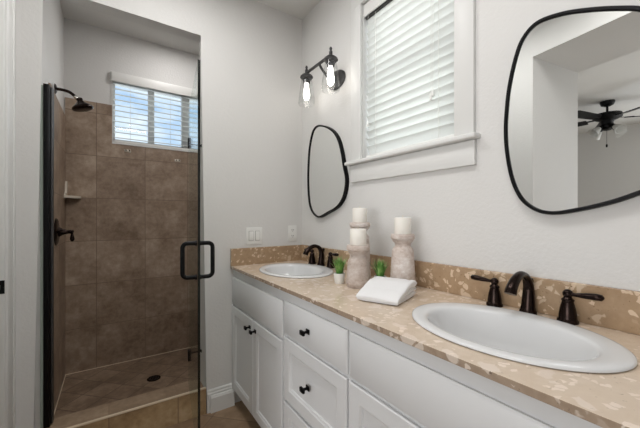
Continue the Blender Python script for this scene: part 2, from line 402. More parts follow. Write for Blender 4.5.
# baseboard between the shower and the vanity
bm = nb()
prism(bm, [(YW - .0005, 0), (YW - .016, 0), (YW - .016, .118), (YW - .011, .124), (YW - .011, .134), (YW - .006, .140), (YW - .0005, .140)], 'X', .497, .668)
prism(bm, [(YW - .0155, 0), (YW - .028, 0), (YW - .028, .092), (YW - .024, .097), (YW - .022, .104), (YW - .0155, .108)], 'X', .517, .668)
struct('baseboard_far', bm, 'trim', 'white stepped baseboard between shower curb and vanity', 'baseboard')

# ------------------------------------------------------------------ door casing at the left edge
d1 = thing('door_1', 'white door frame with casing at the left of the shower', 'door frame', (-.378, 1.80, 0), kind='structure')
bm = nb()
box(bm, -.377, -.362, 1.803, 1.893, 0, 2.53, .003); box(bm, -.377, -.358, 1.884, 1.897, 0, 2.53, .003)
box(bm, -.377, -.362, 1.27, 1.893, 2.44, 2.53, .003)
obj('casing', bm, 'trim', d1)
bm = nb(); box(bm, -.53, -.372, 1.795, 1.811, 0, 2.45, .002); box(bm, -.47, -.455, 1.77, 1.796, 0, 2.44, .002); obj('jamb', bm, 'trim', d1)
bm = nb(); box(bm, -.515, -.475, 1.34, 1.79, 0.01, 2.44, .003); obj('door_leaf', bm, 'trim', d1)
bm = nb(); box(bm, -.412, -.3695, 1.7925, 1.7955, .918, .974, .001)
sp = obj('strike_plate', bm, 'black', d1)
bm = nb(); box(bm, -.398, -.383, 1.7915, 1.7945, .935, .957); obj('latch_hole', bm, 'chrome', sp)

# ------------------------------------------------------------------ vanity window
w1 = thing('window_1', 'white cased window above the vanity', 'window', (XV, 1.05, WZ0), kind='structure')
bm = nb()
box(bm, XV - .018, XV + .0, .668, .752, WZ0 - .002, 2.56, .003); box(bm, XV - .018, XV, 1.336, 1.420, WZ0 - .002, 2.56, .003)
box(bm, XV - .019, XV - .0002, .666, 1.422, 2.462, 2.561, .003)
obj('casing', bm, 'trim', w1)
bm = nb(); box(bm, XV - .046, XV + .10, .648, 1.450, 1.545, 1.5655, .006, 3); obj('sill', bm, 'trim', w1)
bm = nb(); box(bm, XV - .018, XV + .001, .664, 1.424, 1.443, 1.543, .003); obj('apron', bm, 'trim', w1)
bm = nb()
box(bm, XV + .001, XV + .139, WY0 - .004, WY0 + .008, 1.565, WZ1); box(bm, XV + .001, XV + .139, WY1 - .008, WY1 + .004, 1.565, WZ1); box(bm, XV + .001, XV + .139, WY0, WY1, WZ1 - .008, WZ1 + .004)
for y in (WY0 + .008, WY1 - .052): box(bm, XV + .095, XV + .13, y, y + .044, 1.565, WZ1 - .008)
for z in (1.566, 2.0, WZ1 - .052): box(bm, XV + .095, XV + .13, WY0 + .008, WY1 - .008, z, z + .044)
fr = obj('window_frame', bm, 'trim', w1)
bm = nb(); box(bm, XV + .11, XV + .114, WY0 + .03, WY1 - .03, 1.59, WZ1 - .03); obj('pane', bm, 'glass', fr, smooth=False)

def slat(bm, axis, a, b, cx, cz, w, tilt, th=.003, n=4):
    """one slightly crowned slat; axis 'Y' runs along Y with depth along X"""
    rs = []
    for e in (a, b):
        ring = []
        prof = []
        for k in range(n + 1):
            t = -1 + 2 * k / n; prof.append((t * w / 2, th / 2 + (1 - t * t) * .0035))
        for k in range(n, -1, -1):
            t = -1 + 2 * k / n; prof.append((t * w / 2, -th / 2 + (1 - t * t) * .0035))
        for p, q in prof:
            dx = p * math.cos(tilt) - q * math.sin(tilt); dz = p * math.sin(tilt) + q * math.cos(tilt)
            ring.append((cx + dx, e, cz + dz) if axis == 'Y' else (e, cx + dx, cz + dz))
        rs.append(ring)
    rings(bm, rs)
bl = thing('window_blind', 'white faux wood blind closed over the window above the vanity', 'window blind', (XV + .03, 1.05, WZ1))
BY0, BY1 = WY0 + .014, WY1 - .016
bm = nb()
zz = 1.622; slats = []
while zz < 2.365: slats.append(zz); zz += .0435
for k, z in enumerate(slats):
    slat(bm, 'Y', BY0, BY1, XV + .030, z, .051, math.radians(-60 if k < 9 else -66))
obj('slats', bm, 'slat', bl)
bm = nb(); box(bm, XV + .012, XV + .050, BY0, BY1, 1.572, 1.592, .004); obj('bottom_rail', bm, 'plastic', bl)
bm = nb(); box(bm, XV + .002, XV + .012, BY0 - .004, BY1 + .006, 2.388, 2.458, .003); obj('valance', bm, 'plastic', bl)
bm = nb(); box(bm, XV + .014, XV + .055, BY0, BY1, 2.376, 2.45, .002); obj('headrail', bm, 'slot', bl)
for y in (.84, 1.235):
    for x in (XV + .003, XV + .057): bm = nb(); tube(bm, [(x, y, 1.59), (x, y, 2.37)], .0011, 6); obj('ladder_cord', bm, 'cord', bl)
for y, z in ((.862, 1.80), (.872, 1.785), (1.285, 1.77)):
    bm = nb(); tube(bm, [(XV - .006, y, z), (XV - .004, y, 2.37)], .0011, 6); o = obj('pull_cord', bm, 'cord', bl)
    bm = nb(); lathe(bm, [(.002, .03), (.005, .02), (.0075, 0), (.005, -.003)], (XV - .006, y, z - .02), 12); obj('tassel', bm, 'plastic', o)

# ------------------------------------------------------------------ shower window
w2 = thing('window_2', 'white sliding window high at the back of the shower', 'window', (.5, YB, SWZ0), kind='structure')
bm = nb()
Y0, Y1 = YB + .07, YB + .12
for x0, x1 in ((SWX0, SWX0 + .022), (SWX1 - .04, SWX1), (.545, .615)): box(bm, x0, x1, Y0, Y1, SWZ0, SWZ1)
for z0, z1 in ((SWZ0, SWZ0 + .05), (SWZ1 - .04, SWZ1)): box(bm, SWX0, SWX1, Y0, Y1, z0, z1)
box(bm, .268, .318, Y0 + .012, Y1 - .005, SWZ0, SWZ1)
fr2 = obj('window_frame', bm, 'trim', w2)
bm = nb(); box(bm, SWX0 - .004, SWX0 + .006, YB + .003, YB + .12, SWZ0, SWZ1); box(bm, SWX1 - .006, SWX1 + .004, YB + .003, YB + .12, SWZ0, SWZ1)
box(bm, SWX0, SWX1, YB - .004, YB + .12, SWZ0 - .004, SWZ0 + .012); box(bm, SWX0, SWX1, YB + .003, YB + .12, SWZ1 - .006, SWZ1 + .004)
obj('window_reveal', bm, 'trim', w2)
bm = nb(); box(bm, SWX0 + .02, SWX1 - .02, YB + .095, YB + .099, SWZ0 + .02, SWZ1 - .02); obj('pane', bm, 'glass', fr2, smooth=False)
b2 = thing('window_blind', 'white open slat blind over the small window in the shower', 'window blind', (.5, YB + .03, SWZ1))
bm = nb()
for k in range(11): slat(bm, 'X', SWX0 + .01, SWX1 - .01, YB + .036, 1.908 + k * .0455, .050, math.radians(10), .003)
obj('slats', bm, 'slat', b2)
bm = nb(); box(bm, SWX0 + .01, SWX1 - .01, YB + .012, YB + .06, 1.868, 1.884, .003); obj('bottom_rail', bm, 'plastic', b2)
bm = nb(); box(bm, SWX0 - .012, .66, YB - .018, YB - .006, 2.362, 2.442, .004); box(bm, SWX0 - .012, SWX0, YB - .018, YB + .009, 2.362, 2.442, .003); obj('valance', bm, 'plastic', b2)
for x in (.13, .44, .78): bm = nb(); tube(bm, [(x, YB + .010, 1.88), (x, YB + .010, 2.385)], .0012, 6); obj('ladder_cord', bm, 'cord', b2)

# ------------------------------------------------------------------ vanity cabinets
XF, XC = .655, .668       # door faces, face frame
def slab_front(y0, y1, z0, z1, bev=.010):
    bm = nb(); xs = [(XC - .0005, 0), (XF + .006, 0), (XF, bev)]
    rs = []
    for x, i in xs: rs.append([(x, y0 + i, z0 + i), (x, y1 - i, z0 + i), (x, y1 - i, z1 - i), (x, y0 + i, z1 - i)])
    return rings(bm, rs)
def shaker(y0, y1, z0, z1, st=.052):
    bm = nb(); xs = [(XC - .0005, 0), (XF + .003, 0), (XF, .003), (XF, st), (XF + .003, st + .003), (XF + .005, st + .010), (XF + .010, st + .013)]
    return rings(bm, [[(x, y0 + i, z0 + i), (x, y1 - i, z0 + i), (x, y1 - i, z1 - i), (x, y0 + i, z1 - i)] for x, i in xs])
def knob(y, z, parent):
    bm = nb()
    box(bm, XF - .005, XF, y - .012, y + .012, z - .010, z + .010, .0015)
    tube(bm, [(XF - .004, y, z), (XF - .024, y, z)], .0055, 12)
    box(bm, XF - .034, XF - .023, y - .015, y + .015, z - .0095, z + .0095, .003)
    return obj('knob', bm, 'black', parent)
def carcass(root, y0, y1, left_end=False):
    bm = nb()
    box(bm, XC, XV - .002, y0, y0 + .016, .105, ZK - .0185); box(bm, XC, XV - .002, y1 - .016, y1, .105, ZK - .0185)
    box(bm, XC, XV - .002, y0 + .016, y1 - .016, .105, .121); box(bm, XV - .014, XV - .002, y0 + .016, y1 - .016, .121, ZK - .0185)
    box(bm, XC, XC + .018, y0 + .016, y1 - .016, .121, ZK - .0185)
    obj('cabinet_body', bm, 'cab', root, smooth=False)
    bm = nb(); box(bm, XC + .075, XC + .09, y0, y1, .0005, .105); obj('toe_kick', bm, 'cab', root, smooth=False)
c1 = thing('sink_cabinet', 'white two door sink cabinet next to the shower wall', 'cabinet', (.93, 1.65, 0), 'white vanity cabinets')
carcass(c1, 1.279, YW - .001)
bm = slab_front(1.288, 2.012, .672, .846); obj('false_front', bm, 'cab', c1)
for y0, y1, ky in ((1.648, 2.012, 1.686), (1.288, 1.644, 1.606)):
    d = obj('door', shaker(y0, y1, .118, .658), 'cab', c1); knob(ky, .608, d)
c2 = thing('drawer_cabinet', 'white three drawer cabinet between the two sink cabinets', 'cabinet', (.93, 1.04, 0), 'white vanity cabinets')
carcass(c2, .8065, 1.2785)
d = obj('drawer', slab_front(.812, 1.272, .702, .852), 'cab', c2); knob(1.055, .775, d)
d = obj('drawer', shaker(.812, 1.272, .405, .688), 'cab', c2); knob(1.055, .548, d)
d = obj('drawer', shaker(.812, 1.272, .118, .390), 'cab', c2); knob(1.055, .255, d)
c3 = thing('sink_cabinet', 'white sink cabinet under the large near sink', 'cabinet', (.93, .43, 0), 'white vanity cabinets')
carcass(c3, .06, .806)
obj('false_front', slab_front(.07, .800, .702, .852), 'cab', c3)
for y0, y1, ky in ((.437, .800, .475), (.07, .433, .395)):
    d = obj('door', shaker(y0, y1, .118, .688), 'cab', c3); knob(ky, .63, d)

# ------------------------------------------------------------------ countertop with two oval holes
ct = thing('countertop', 'beige marble vanity countertop with brown backsplash', 'countertop', (.92, 1.03, ZK))
SK = [(.917, .435), (.917, 1.622)]
def slab_with_holes():
    bm = nb(); box(bm, .648, XV - .001, .045, YW - .001, ZK - .018, ZK, .0015, 2)
    me = bpy.data.meshes.new('slab'); bm.to_mesh(me); bm.free()
    o = bpy.data.objects.new('slab', me); C.objects.link(o)
    bm = nb()
    for cx, cy in SK:
        rings(bm, [[(cx + .182 * math.cos(2 * PI * k / 64), cy + .245 * math.sin(2 * PI * k / 64), z) for k in range(64)] for z in (ZK - .1, ZK + .1)])
    bmesh.ops.recalc_face_normals(bm, faces=bm.faces)
    mc = bpy.data.meshes.new('cut'); bm.to_mesh(mc); bm.free(); oc = bpy.data.objects.new('cut', mc); C.objects.link(oc)
    md = o.modifiers.new('b', 'BOOLEAN'); md.object = oc; md.operation = 'DIFFERENCE'; md.solver = 'EXACT'
    dg = bpy.context.evaluated_depsgraph_get(); m2 = bpy.data.meshes.new_from_object(o.evaluated_get(dg))
    out = nb(); out.from_mesh(m2)
    bpy.data.objects.remove(o); bpy.data.objects.remove(oc)
    return out
bm = slab_with_holes()
for f in bm.faces: f.material_index = 1 if (f.normal.x < -.8 and f.calc_center_median().x < .66) else 0
obj('slab', bm, ['stone_top', 'stone_edge'], ct, smooth=False)
bm = nb(); box(bm, XV - .021, XV - .001, .045, YW - .021, ZK + .0003, 1.032, .0015); obj('backsplash', bm, 'stone_splash', ct, smooth=False)
bm = nb(); box(bm, .648, XV - .001, YW - .0205, YW - .001, ZK + .0003, 1.030, .0015); obj('side_splash', bm, 'stone_splash', ct, smooth=False)

# ------------------------------------------------------------------ sinks
def sink(cx, cy, label):
    r = thing('sink', label, 'sink', (cx, cy, ZK), 'white oval drop in sinks')
    n = 72; bm = nb(); rs = []
    def ring(b, a, dx, z): rs.append([(dx + b * math.cos(2 * PI * k / n), a * math.sin(2 * PI * k / n), z) for k in range(n)])
    ring(.178, .241, 0, .0005)
    for b, a, dx, z in ((.200, .266, 0, .0008), (.2035, .2695, 0, .003), (.203, .269, 0, .0065), (.199, .265, 0, .0095), (.190, .256, 0, .0108),
                        (.174, .234, -.006, .0102), (.162, .219, -.012, .0090), (.156, .212, -.014, .0065), (.152, .207, -.014, .001),
                        (.148, .202, -.014, -.010), (.141, .191, -.014, -.03), (.129, .175, -.012, -.060), (.111, .151, -.009, -.090), (.086, .115, -.005, -.114), (.055, .075, 0, -.125), (.024, .026, .003, -.130)):
        ring(b, a, dx, z)
    rs2 = [[(.03 * math.cos(2 * PI * k / n) + .003, .03 * math.sin(2 * PI * k / n), -.142) for k in range(n)]]
    for b, a, dx, z in ((.10, .134, .0, -.12), (.150, .205, -.012, -.05), (.166, .225, -.008, -.008)): rs2.append([(dx + b * math.cos(2 * PI * k / n), a * math.sin(2 * PI * k / n), z) for k in range(n)])
    rings(bm, rs2[::1] + rs, cap0=True, cap1=True)
    obj('basin', bm, 'porcelain', r, local=True, angle=60)
    bm = nb(); lathe(bm, [(.022, -.1298), (.022, -.127), (.017, -.1255), (.012, -.1285)], (.003, 0, 0), 24); obj('drain', bm, 'bronze', r, local=True)
    return r
sink(*SK[0], 'white oval sink in the foreground at right, under the large mirror')
sink(*SK[1], 'white oval sink farther away, beside the wall with the switch')

# ------------------------------------------------------------------ faucets
def faucet(cx, cy, label):
    r = thing('faucet', label, 'faucet', (cx, cy, ZK), 'dark bronze widespread faucets')
    bm = nb()
    lathe(bm, [(.0252, .0003), (.0254, .005), (.0245, .009), (.0225, .013), (.0215, .020)], (0, 0, 0), 28)
    path = spline([(0, 0, .015), (.004, 0, .055), (.003, 0, .092), (-.016, 0, .122), (-.050, 0, .133), (-.086, 0, .122), (-.112, 0, .098), (-.121, 0, .080)], 7)
    m = len(path); rad = []
    for i in range(m):
        t = i / (m - 1)
        rad.append(.0215 - .0105 * min(1, t / .5) if t < .5 else (.0110 + .0060 * (t - .5) / .4 if t < .9 else .0172))
    tube(bm, path, rad, 18)
    obj('spout', bm, 'bronze', r, local=True, angle=50)
    bm = nb(); tube(bm, [(.0175, 0, .012), (.021, 0, .100)], .0026, 10); lathe(bm, [(.004, .098), (.008, .102), (.0085, .108), (.006, .114), (.002, .116)], (.0205, 0, 0), 16)
    obj('lift_rod', bm, 'bronze', r, local=True)
    for s in (1, -1):
        bm = nb(); y = s * .108
        lathe(bm, [(.0270, .0003), (.0274, .004), (.0266, .008), (.0240, .0105), (.0232, .014), (.0225, .024), (.0195, .044), (.0155, .060), (.0145, .064), (.0165, .067), (.0160, .070), (.0120, .074), (.0095, .079)], (0, y, 0), 26)
        h = obj('handle', bm, 'bronze', r, local=True, angle=50)
        bm = nb()
        bmesh.ops.create_uvsphere(bm, u_segments=18, v_segments=12, radius=.0135, matrix=Matrix.Translation((0, y, .087)))
        p = [(0, y + s * .006, .087), (-.002, y + s * .018, .087), (-.004, y + s * .040, .089), (-.005, y + s * .066, .091), (-.005, y + s * .080, .091), (-.005, y + s * .085, .091)]
        tube(bm, p, [.0075, .0068, .0105, .0125, .0112, .004], 14, flat=.8)
        obj('lever', bm, 'bronze', h, local=True, angle=50)
    return r
faucet(1.147, .462, 'dark bronze faucet behind the large near sink')
faucet(1.1485, 1.690, 'dark bronze faucet of the sink next to the outlet')

# ------------------------------------------------------------------ mirrors
def mirror(pts, label, yc, zc):
    """pts: outer outline on the wall as (Y, Z)"""
    r = thing('mirror', label, 'mirror', (XV, yc, zc), 'black framed organic mirrors')
    xf = XV - .024
    P = spline([(XV - .016, y, z) for y, z in pts], 8, True)
    cen = sum(P, Vector()) / len(P)
    n = len(P); nrm = []
    for i in range(n):
        t = (P[(i + 1) % n] - P[i - 1]).normalized(); v = Vector((0, t.z, -t.y))
        if v.dot(P[i] - cen) < 0: v = -v
        nrm.append(v)
    bm = nb()
    fw, dp = .0118, .027
    sec = [(0, 0), (-.002, -.002)]
    rs = []
    for i in range(n):
        ring = []
        for o_, x in ((0, XV - .001), (0, XV - dp + .003), (-.002, XV - dp), (-fw + .002, XV - dp), (-fw, XV - dp + .003), (-fw, XV - .001)):
            q = P[i] + nrm[i] * o_; ring.append((x, q.y, q.z))
        rs.append(ring)
    rings(bm, rs, closed=True)
    obj('frame', bm, 'black', r)
    bm = nb()
    q = [P[i] - nrm[i] * (fw - .002) for i in range(n)]
    prism(bm, [(v.y, v.z) for v in q], 'X', XV - .020, XV - .016)
    obj('mirror_glass', bm, 'mirror', r, smooth=False)
    return r
PX = 308.0; CT, ST = math.cos(YAW), math.sin(YAW)
def on_wall(u, v, X=XV - .022):
    r = (u - 320) / PX; k = (218 - v) / PX; a = r * CT + ST; b = CT - r * ST; t = X / a
    return (b * t, k * t + CH)
SM = [(68, 53), (95, 58), (120, 75), (138, 105), (150, 150), (158, 200), (166, 245), (162, 290), (150, 325), (130, 350), (100, 368), (68, 384), (48, 372), (35, 345), (29, 300), (27, 240), (29, 180), (33, 130), (42, 85), (52, 63)]
mirror([on_wall(300 + x / 3.567, 110 + y / 3.567) for x, y in SM], 'narrow looking black framed mirror in the corner under the wall lamp', 1.71, 1.55)
BMp = [(27, 255), (30, 300), (40, 350), (58, 388), (86, 410), (122, 418), (180, 410), (240, 396), (292, 379)]
BMt = [(29, 215), (34, 170), (46, 115), (61, 75), (90, 42), (140, 23), (200, 14), (260, 11), (300, 13)]
big = [on_wall(490 + x / 1.947, y / 1.947) for x, y in BMt]
big += [(.165, 1.762), (.125, 1.70), (.10, 1.60), (.095, 1.50), (.105, 1.41), (.13, 1.345), (.17, 1.31)]
big += [on_wall(490 + x / 1.947, y / 1.947) for x, y in BMp[::-1]]
mirror(big, 'large black framed mirror at right reflecting a ceiling fan', .33, 1.55)

# ------------------------------------------------------------------ wall lamp
SX, SZ = 1.075, 2.165
sc = thing('wall_lamp', 'dark grey two light wall lamp with clear glass jar shades', 'wall lamp', (XV, 1.60, 2.13))
bm = nb(); rs = []
for x, s in ((XV - .0005, 1), (XV - .012, 1), (XV - .018, .93), (XV - .022, .6)): rs.append([(x, 1.575 + .085 * s * math.cos(2 * PI * k / 40), 2.115 + .058 * s * math.sin(2 * PI * k / 40)) for k in range(40)])
rings(bm, rs); obj('backplate', bm, 'sconce', sc)
bm = nb()
tube(bm, spline([(XV - .015, 1.60, 2.12), (XV - .05, 1.60, 2.125), (SX + .02, 1.60, 2.17), (SX, 1.60, 2.198)], 6), .008, 12)
box(bm, SX - .007, SX + .007, 1.474, 1.755, 2.192, 2.206, .002)
obj('arm', bm, 'sconce', sc)
for y in (1.478, 1.752):
    bm = nb()
    lathe(bm, [(.006, 2.228), (.009, 2.236), (.005, 2.246)], (SX, y, 0), 16); box(bm, SX - .008, SX + .008, y - .008, y + .008, 2.185, 2.222, .002); box(bm, SX - .005, SX + .005, y - .005, y + .005, 2.22, 2.232, .001)
    lathe(bm, [(.012, 2.192), (.030, 2.186), (.041, 2.176), (.043, 2.168), (.036, 2.164), (.034, 2.158), (.024, 2.155), (.022, 2.13)], (SX, y, 0), 28)
    so = obj('socket_cap', bm, 'sconce', sc)
    bm = nb()
    prof = [(.034, 2.162), (.036, 2.150), (.042, 2.11), (.049, 2.06), (.054, 2.02), (.0545, 2.0), (.052, 1.988)]
    rs = [[(SX + r_ * math.cos(2 * PI * k / 32), y + r_ * math.sin(2 * PI * k / 32), z) for k in range(32)] for r_, z in prof + [(r_ - .002, z) for r_, z in prof[::-1]]]
    rings(bm, rs, closed=True); obj('lamp_shade', bm, 'shade_glass', sc, angle=80)
    bm = nb(); lathe(bm, [(.011, 2.135), (.012, 2.115), (.017, 2.085), (.0215, 2.058), (.020, 2.036), (.011, 2.020), (.003, 2.015)], (SX, y, 0), 24); obj('bulb', bm, 'bulb', so)

# ------------------------------------------------------------------ switch and outlet plates
sw = thing('light_switch', 'white double rocker light switch plate above the side splash', 'light switch', (.8145, YW, 1.11))
bm = nb(); box(bm, .756, .873, YW - .006, YW - .0003, 1.052, 1.168, .003); obj('plate', bm, 'plastic', sw)
for x in (.7905, .8375):
    bm = nb(); box(bm, x - .0175, x + .0175, YW - .0075, YW - .005, 1.076, 1.144, .001); rk = obj('rocker_frame', bm, 'shadow_gap', sw)
    bm = nb(); box(bm, x - .0145, x + .0145, YW - .0105, YW - .006, 1.079, 1.141, .001, mat=None); obj('rocker', bm, 'plastic', rk)
ol = thing('outlet', 'white duplex power outlet plate beside the corner', 'outlet', (1.113, YW, 1.12))
bm = nb(); box(bm, 1.078, 1.149, YW - .006, YW - .0003, 1.062, 1.178, .003); obj('plate', bm, 'plastic', ol)
for z in (1.098, 1.142):
    bm = nb(); rings(bm, [[(1.1135 + .017 * math.cos(2 * PI * k / 24), y, z + .0145 * math.sin(2 * PI * k / 24)) for k in range(24)] for y in (YW - .005, YW - .0085)]); rc = obj('receptacle', bm, 'plastic', ol)
    bm = nb()
    for dx in (-.0065, .0065): box(bm, 1.1135 + dx - .0015, 1.1135 + dx + .0015, YW - .0092, YW - .008, z - .001, z + .008)
    box(bm, 1.1135 - .002, 1.1135 + .002, YW - .0092, YW - .008, z - .010, z - .005); obj('slots', bm, 'slot', rc, smooth=False)

# ------------------------------------------------------------------ candles on holders
def holder(x, y, H, label, clabel, m='wash', rb=.057, rp=.053):
    r = thing('candle_holder', label, 'candle holder', (x, y, ZK), 'whitewashed candle holders')
    bm = nb(); b = H - .062
    lathe(bm, [(rb - .009, .0005), (rb - .007, .003), (rb - .007, .012), (rb - .002, .015), (rb, .020), (rb, .026), (rb * .84, b - .018), (rb * .80, b - .008), (rb * .72, b - .001),
               (rb * .63, b + .004), (rb * .60, b + .013), (rb * .64, b + .021), (rb * .78, b + .028), (rp - .006, b + .034)], (0, 0, 0), 40)
    obj('body', bm, m, r, local=True, angle=50)
    bm = nb(); lathe(bm, [(rp - .010, b + .033), (rp - .003, b + .038), (rp, b + .043), (rp, b + .056), (rp - .003, b + .0615), (rp - .008, H - .0005)], (0, 0, 0), 40)
    obj('top_plate', bm, 'wash_light', r, local=True, angle=50)
    c = thing('candle', clabel, 'candle', (x, y, ZK + H), 'ivory pillar candles')
    bm = nb(); lathe(bm, [(.0365, .0002), (.0378, .002), (.0378, .068), (.0368, .0725), (.033, .074), (.012, .0725), (.004, .0715)], (0, 0, 0), 36); obj('wax', bm, 'wax', c, local=True, angle=50)
    bm = nb(); tube(bm, [(0, 0, .070), (.0005, 0, .078), (.002, .001, .084)], .0013, 8); obj('wick', bm, 'wick', c, local=True)
holder(.940, 1.078, .193, 'short whitewashed candle holder in front of the tallest one', 'ivory pillar candle on the short front holder')
holder(1.062, 1.205, .294, 'tallest whitewashed candle holder behind the short one', 'ivory pillar candle highest of the three, on the rearmost holder', 'wash_light')
holder(1.093, .948, .245, 'medium whitewashed candle holder behind the folded towel', 'ivory pillar candle at right, on the holder behind the towel', 'wash_light')

# ------------------------------------------------------------------ little grass plants
def plant(x, y, label, seed):
    rnd = random.Random(seed)
    r = thing('potted_plant', label, 'potted plant', (x, y, ZK), 'little grass plants in white pots')
    bm = nb(); lathe(bm, [(.0215, .0005), (.023, .003), (.028, .046), (.028, .050), (.0255, .050), (.0250, .042)], (0, 0, 0), 28); obj('pot', bm, 'pot', r, local=True)
    bm = nb(); lathe(bm, [(.0245, .040), (.0245, .043), (.01, .045)], (0, 0, 0), 20); obj('soil', bm, 'soil', r, local=True)
    bm = nb()
    for k in range(120):
        a = rnd.uniform(0, 2 * PI); rr = .016 * math.sqrt(rnd.random()); ln = rnd.uniform(.058, .098); lean = rnd.uniform(.05, .66) * (.4 + rr / .016 * .6)
        bx, by = rr * math.cos(a), rr * math.sin(a); dx, dy = math.cos(a), math.sin(a); w = rnd.uniform(.0018, .0032)
        pts = []
        for i in range(5):
            t = i / 4; o_ = lean * ln * (t * t * .8 + t * .25); pts.append(Vector((bx + dx * o_, by + dy * o_, .042 + ln * t * (1 - .18 * lean * t))))
        wn_ = Vector((-dy, dx, 0)); L_ = [bm.verts.new(p + wn_ * w * (1 - (i / 4) ** 2)) for i, p in enumerate(pts[:-1])]; R_ = [bm.verts.new(p - wn_ * w * (1 - (i / 4) ** 2)) for i, p in enumerate(pts[:-1])]; T_ = bm.verts.new(pts[-1])
        for i in range(3): bm.faces.new((L_[i], R_[i], R_[i + 1], L_[i + 1]))
        bm.faces.new((L_[3], R_[3], T_))
    obj('leaves', bm, 'leaf', r, local=True)
plant(.915, 1.186, 'little green plant in white pot left of the candle holders', 3)
plant(1.023, 1.020, 'little green plant peeking out behind the folded towel', 5)

# ------------------------------------------------------------------ folded towel
def towel():
    tw = thing('towel', 'folded white hand towel on the counter between the sinks', 'towel', (.905, .862, ZK))
    ex = Vector((.207, .090, 0)).normalized(); ey = Vector((-.090, .207, 0)).normalized()
    o0 = Vector((.806, .824, ZK))
    Lx, Ly = .205, .165
    layers = [(.008, .000, .022, 0.0, .012, 0), (.004, .020, .020, .012, .006, 1), (-.002, .036, .026, .020, .0, 2)]
    bm = nb()
    for (fx, zb, th, rise, ins, sd) in layers:
        rs = []; nx, ny = 22, 16
        for i in range(nx + 1):
            s = i / nx; ring = []
            x = fx + (Lx - fx) * s
            # the towel is thin at its front hem and bulges at the back fold
            wedge = .35 + .65 * min(1, s * 1.6) ** .8
            z0 = zb * wedge; z1 = z0 + th * (wedge if sd else 1) * (1.15 if sd == 2 else 1.0)
            edge = math.sqrt(max(0, 1 - (2 * max(0, s - .92) / .16) ** 2)) if s > .92 else (1 if s > .02 else .75)
            zm = (z0 + z1) / 2; hh = (z1 - z0) / 2 * max(edge, .12)
            for k in range(2 * ny):
                a = 2 * PI * (k + .5) / (2 * ny); cc, ss = math.cos(a), math.sin(a)
                yy = math.copysign(abs(cc) ** .28, cc); zz_ = math.copysign(abs(ss) ** .45, ss)
                y = yy * (Ly / 2 - ins * .3); z = zm + zz_ * hh
                if y < 0: y *= 1 + .14 * s
                if sd == 2 and z > zm: z -= .0045 * math.exp(-((yy + .62 + .12 * s) / .05) ** 2) * min(1, s * 2) + .002 * math.exp(-((s - .30) / .03) ** 2)
                wob = noise.noise(Vector((x * 22 + sd * 9, y * 22, sd * 3.1)))
                z += wob * .0022 * (1 if z > zm else .2)
                p = o0 + ex * (x + .004 * noise.noise(Vector((y * 30, sd * 5, 1)))) + ey * y + Vector((0, 0, max(z, .0006)))
                ring.append(p)
            rs.append(ring)
        rings(bm, rs)
    t = obj('towel_cloth', bm, 'terry', tw, angle=70)
    # woven hem band near the front edge
    bm = nb(); rs = []
    for k in range(17):
        y = -Ly / 2 * .97 + Ly * .97 * k / 16
        row = []
        for x in (.030, .046):
            s = x / Lx; wedge = .35 + .65 * min(1, s * 1.6) ** .8
            z = (.036 + .0242) * wedge + .0012
            row.append(o0 + ex * x + ey * y + Vector((0, 0, z)))
        rs.append(row + [row[1] - Vector((0, 0, .004)), row[0] - Vector((0, 0, .004))])
    rings(bm, rs)
    obj('hem_band', bm, 'trim', tw, angle=70)
towel()

# ------------------------------------------------------------------ shower fittings
st = thing('strike_channel', 'tall black metal channel on the left side of the shower opening', 'door channel', (-.275, 2.09, .169))
bm = nb(); box(bm, -.2875, -.262, 2.065, 2.125, .171, 1.912, .002); obj('channel', bm, 'black', st)
bm = nb(); box(bm, XL + .001, -.2877, 2.075, 2.11, .171, 1.905); obj('gasket', bm, 'gasket', st)
bm = nb(); box(bm, -.2615, -.252, 2.085, 2.121, .176, 1.905, .002); obj('seal_strip', bm, 'sconce', st)
gd = thing('glass_shower_door', 'clear glass shower door standing open, edge on, with black pull', 'shower door', (.405, 2.08, .175))
gdir = Vector((.3125 - .405, 1.40 - 2.08, 0)); gl_len = gdir.length; gdir.normalize(); gn = Vector((gdir.y, -gdir.x, 0))
G0 = Vector((.405, 2.08, 0))
MG = Matrix((( gdir.x, gn.x, 0, G0.x), (gdir.y, gn.y, 0, G0.y), (0, 0, 1, 0), (0, 0, 0, 1)))   # s along the glass, n across it
def gbox(bm, s0, s1, n0, n1, z0, z1, bev=0):
    b = nb(); box(b, s0, s1, n0, n1, z0, z1, bev); bmesh.ops.transform(b, matrix=MG, verts=b.verts)
    me = bpy.data.meshes.new('t'); b.to_mesh(me); b.free(); bm.from_mesh(me); bpy.data.meshes.remove(me)
bm = nb(); gbox(bm, 0, gl_len - .0015, -.005, .005, .185, 1.918); pn = obj('glass_panel', bm, 'door_glass', gd, smooth=False)
bm = nb(); gbox(bm, gl_len - .0015, gl_len + .0015, -.005, .005, .185, 1.918); gbox(bm, gl_len - .003, gl_len, -.0052, .0052, .185, .188); obj('glass_edge', bm, 'glass_edge', pn, smooth=False)
bm = nb()
hs = gl_len - .055
for sgn in (1, -1):
    q = []
    for k in range(7):
        a = PI / 2 * k / 6; q.append((sgn * (.043 + .020 * math.sin(a)), 1.1195 - .020 + .020 * math.cos(a) ))
    q = [(sgn * .004, 1.1195)] + q + [(-(0) + a_, 2 * 1.0435 - z_) for a_, z_ in q[::-1]] + [(sgn * .004, 2 * 1.0435 - 1.1195)]
    tube(bm, [MG @ Vector((hs, a_, z_)) for a_, z_ in q], .0095, 14)
    for z_ in (1.1195, .9675): tube(bm, [MG @ Vector((hs, sgn * .0055, z_)), MG @ Vector((hs, sgn * .011, z_))], .0125, 14)
obj('pull_handle', bm, 'black', gd)
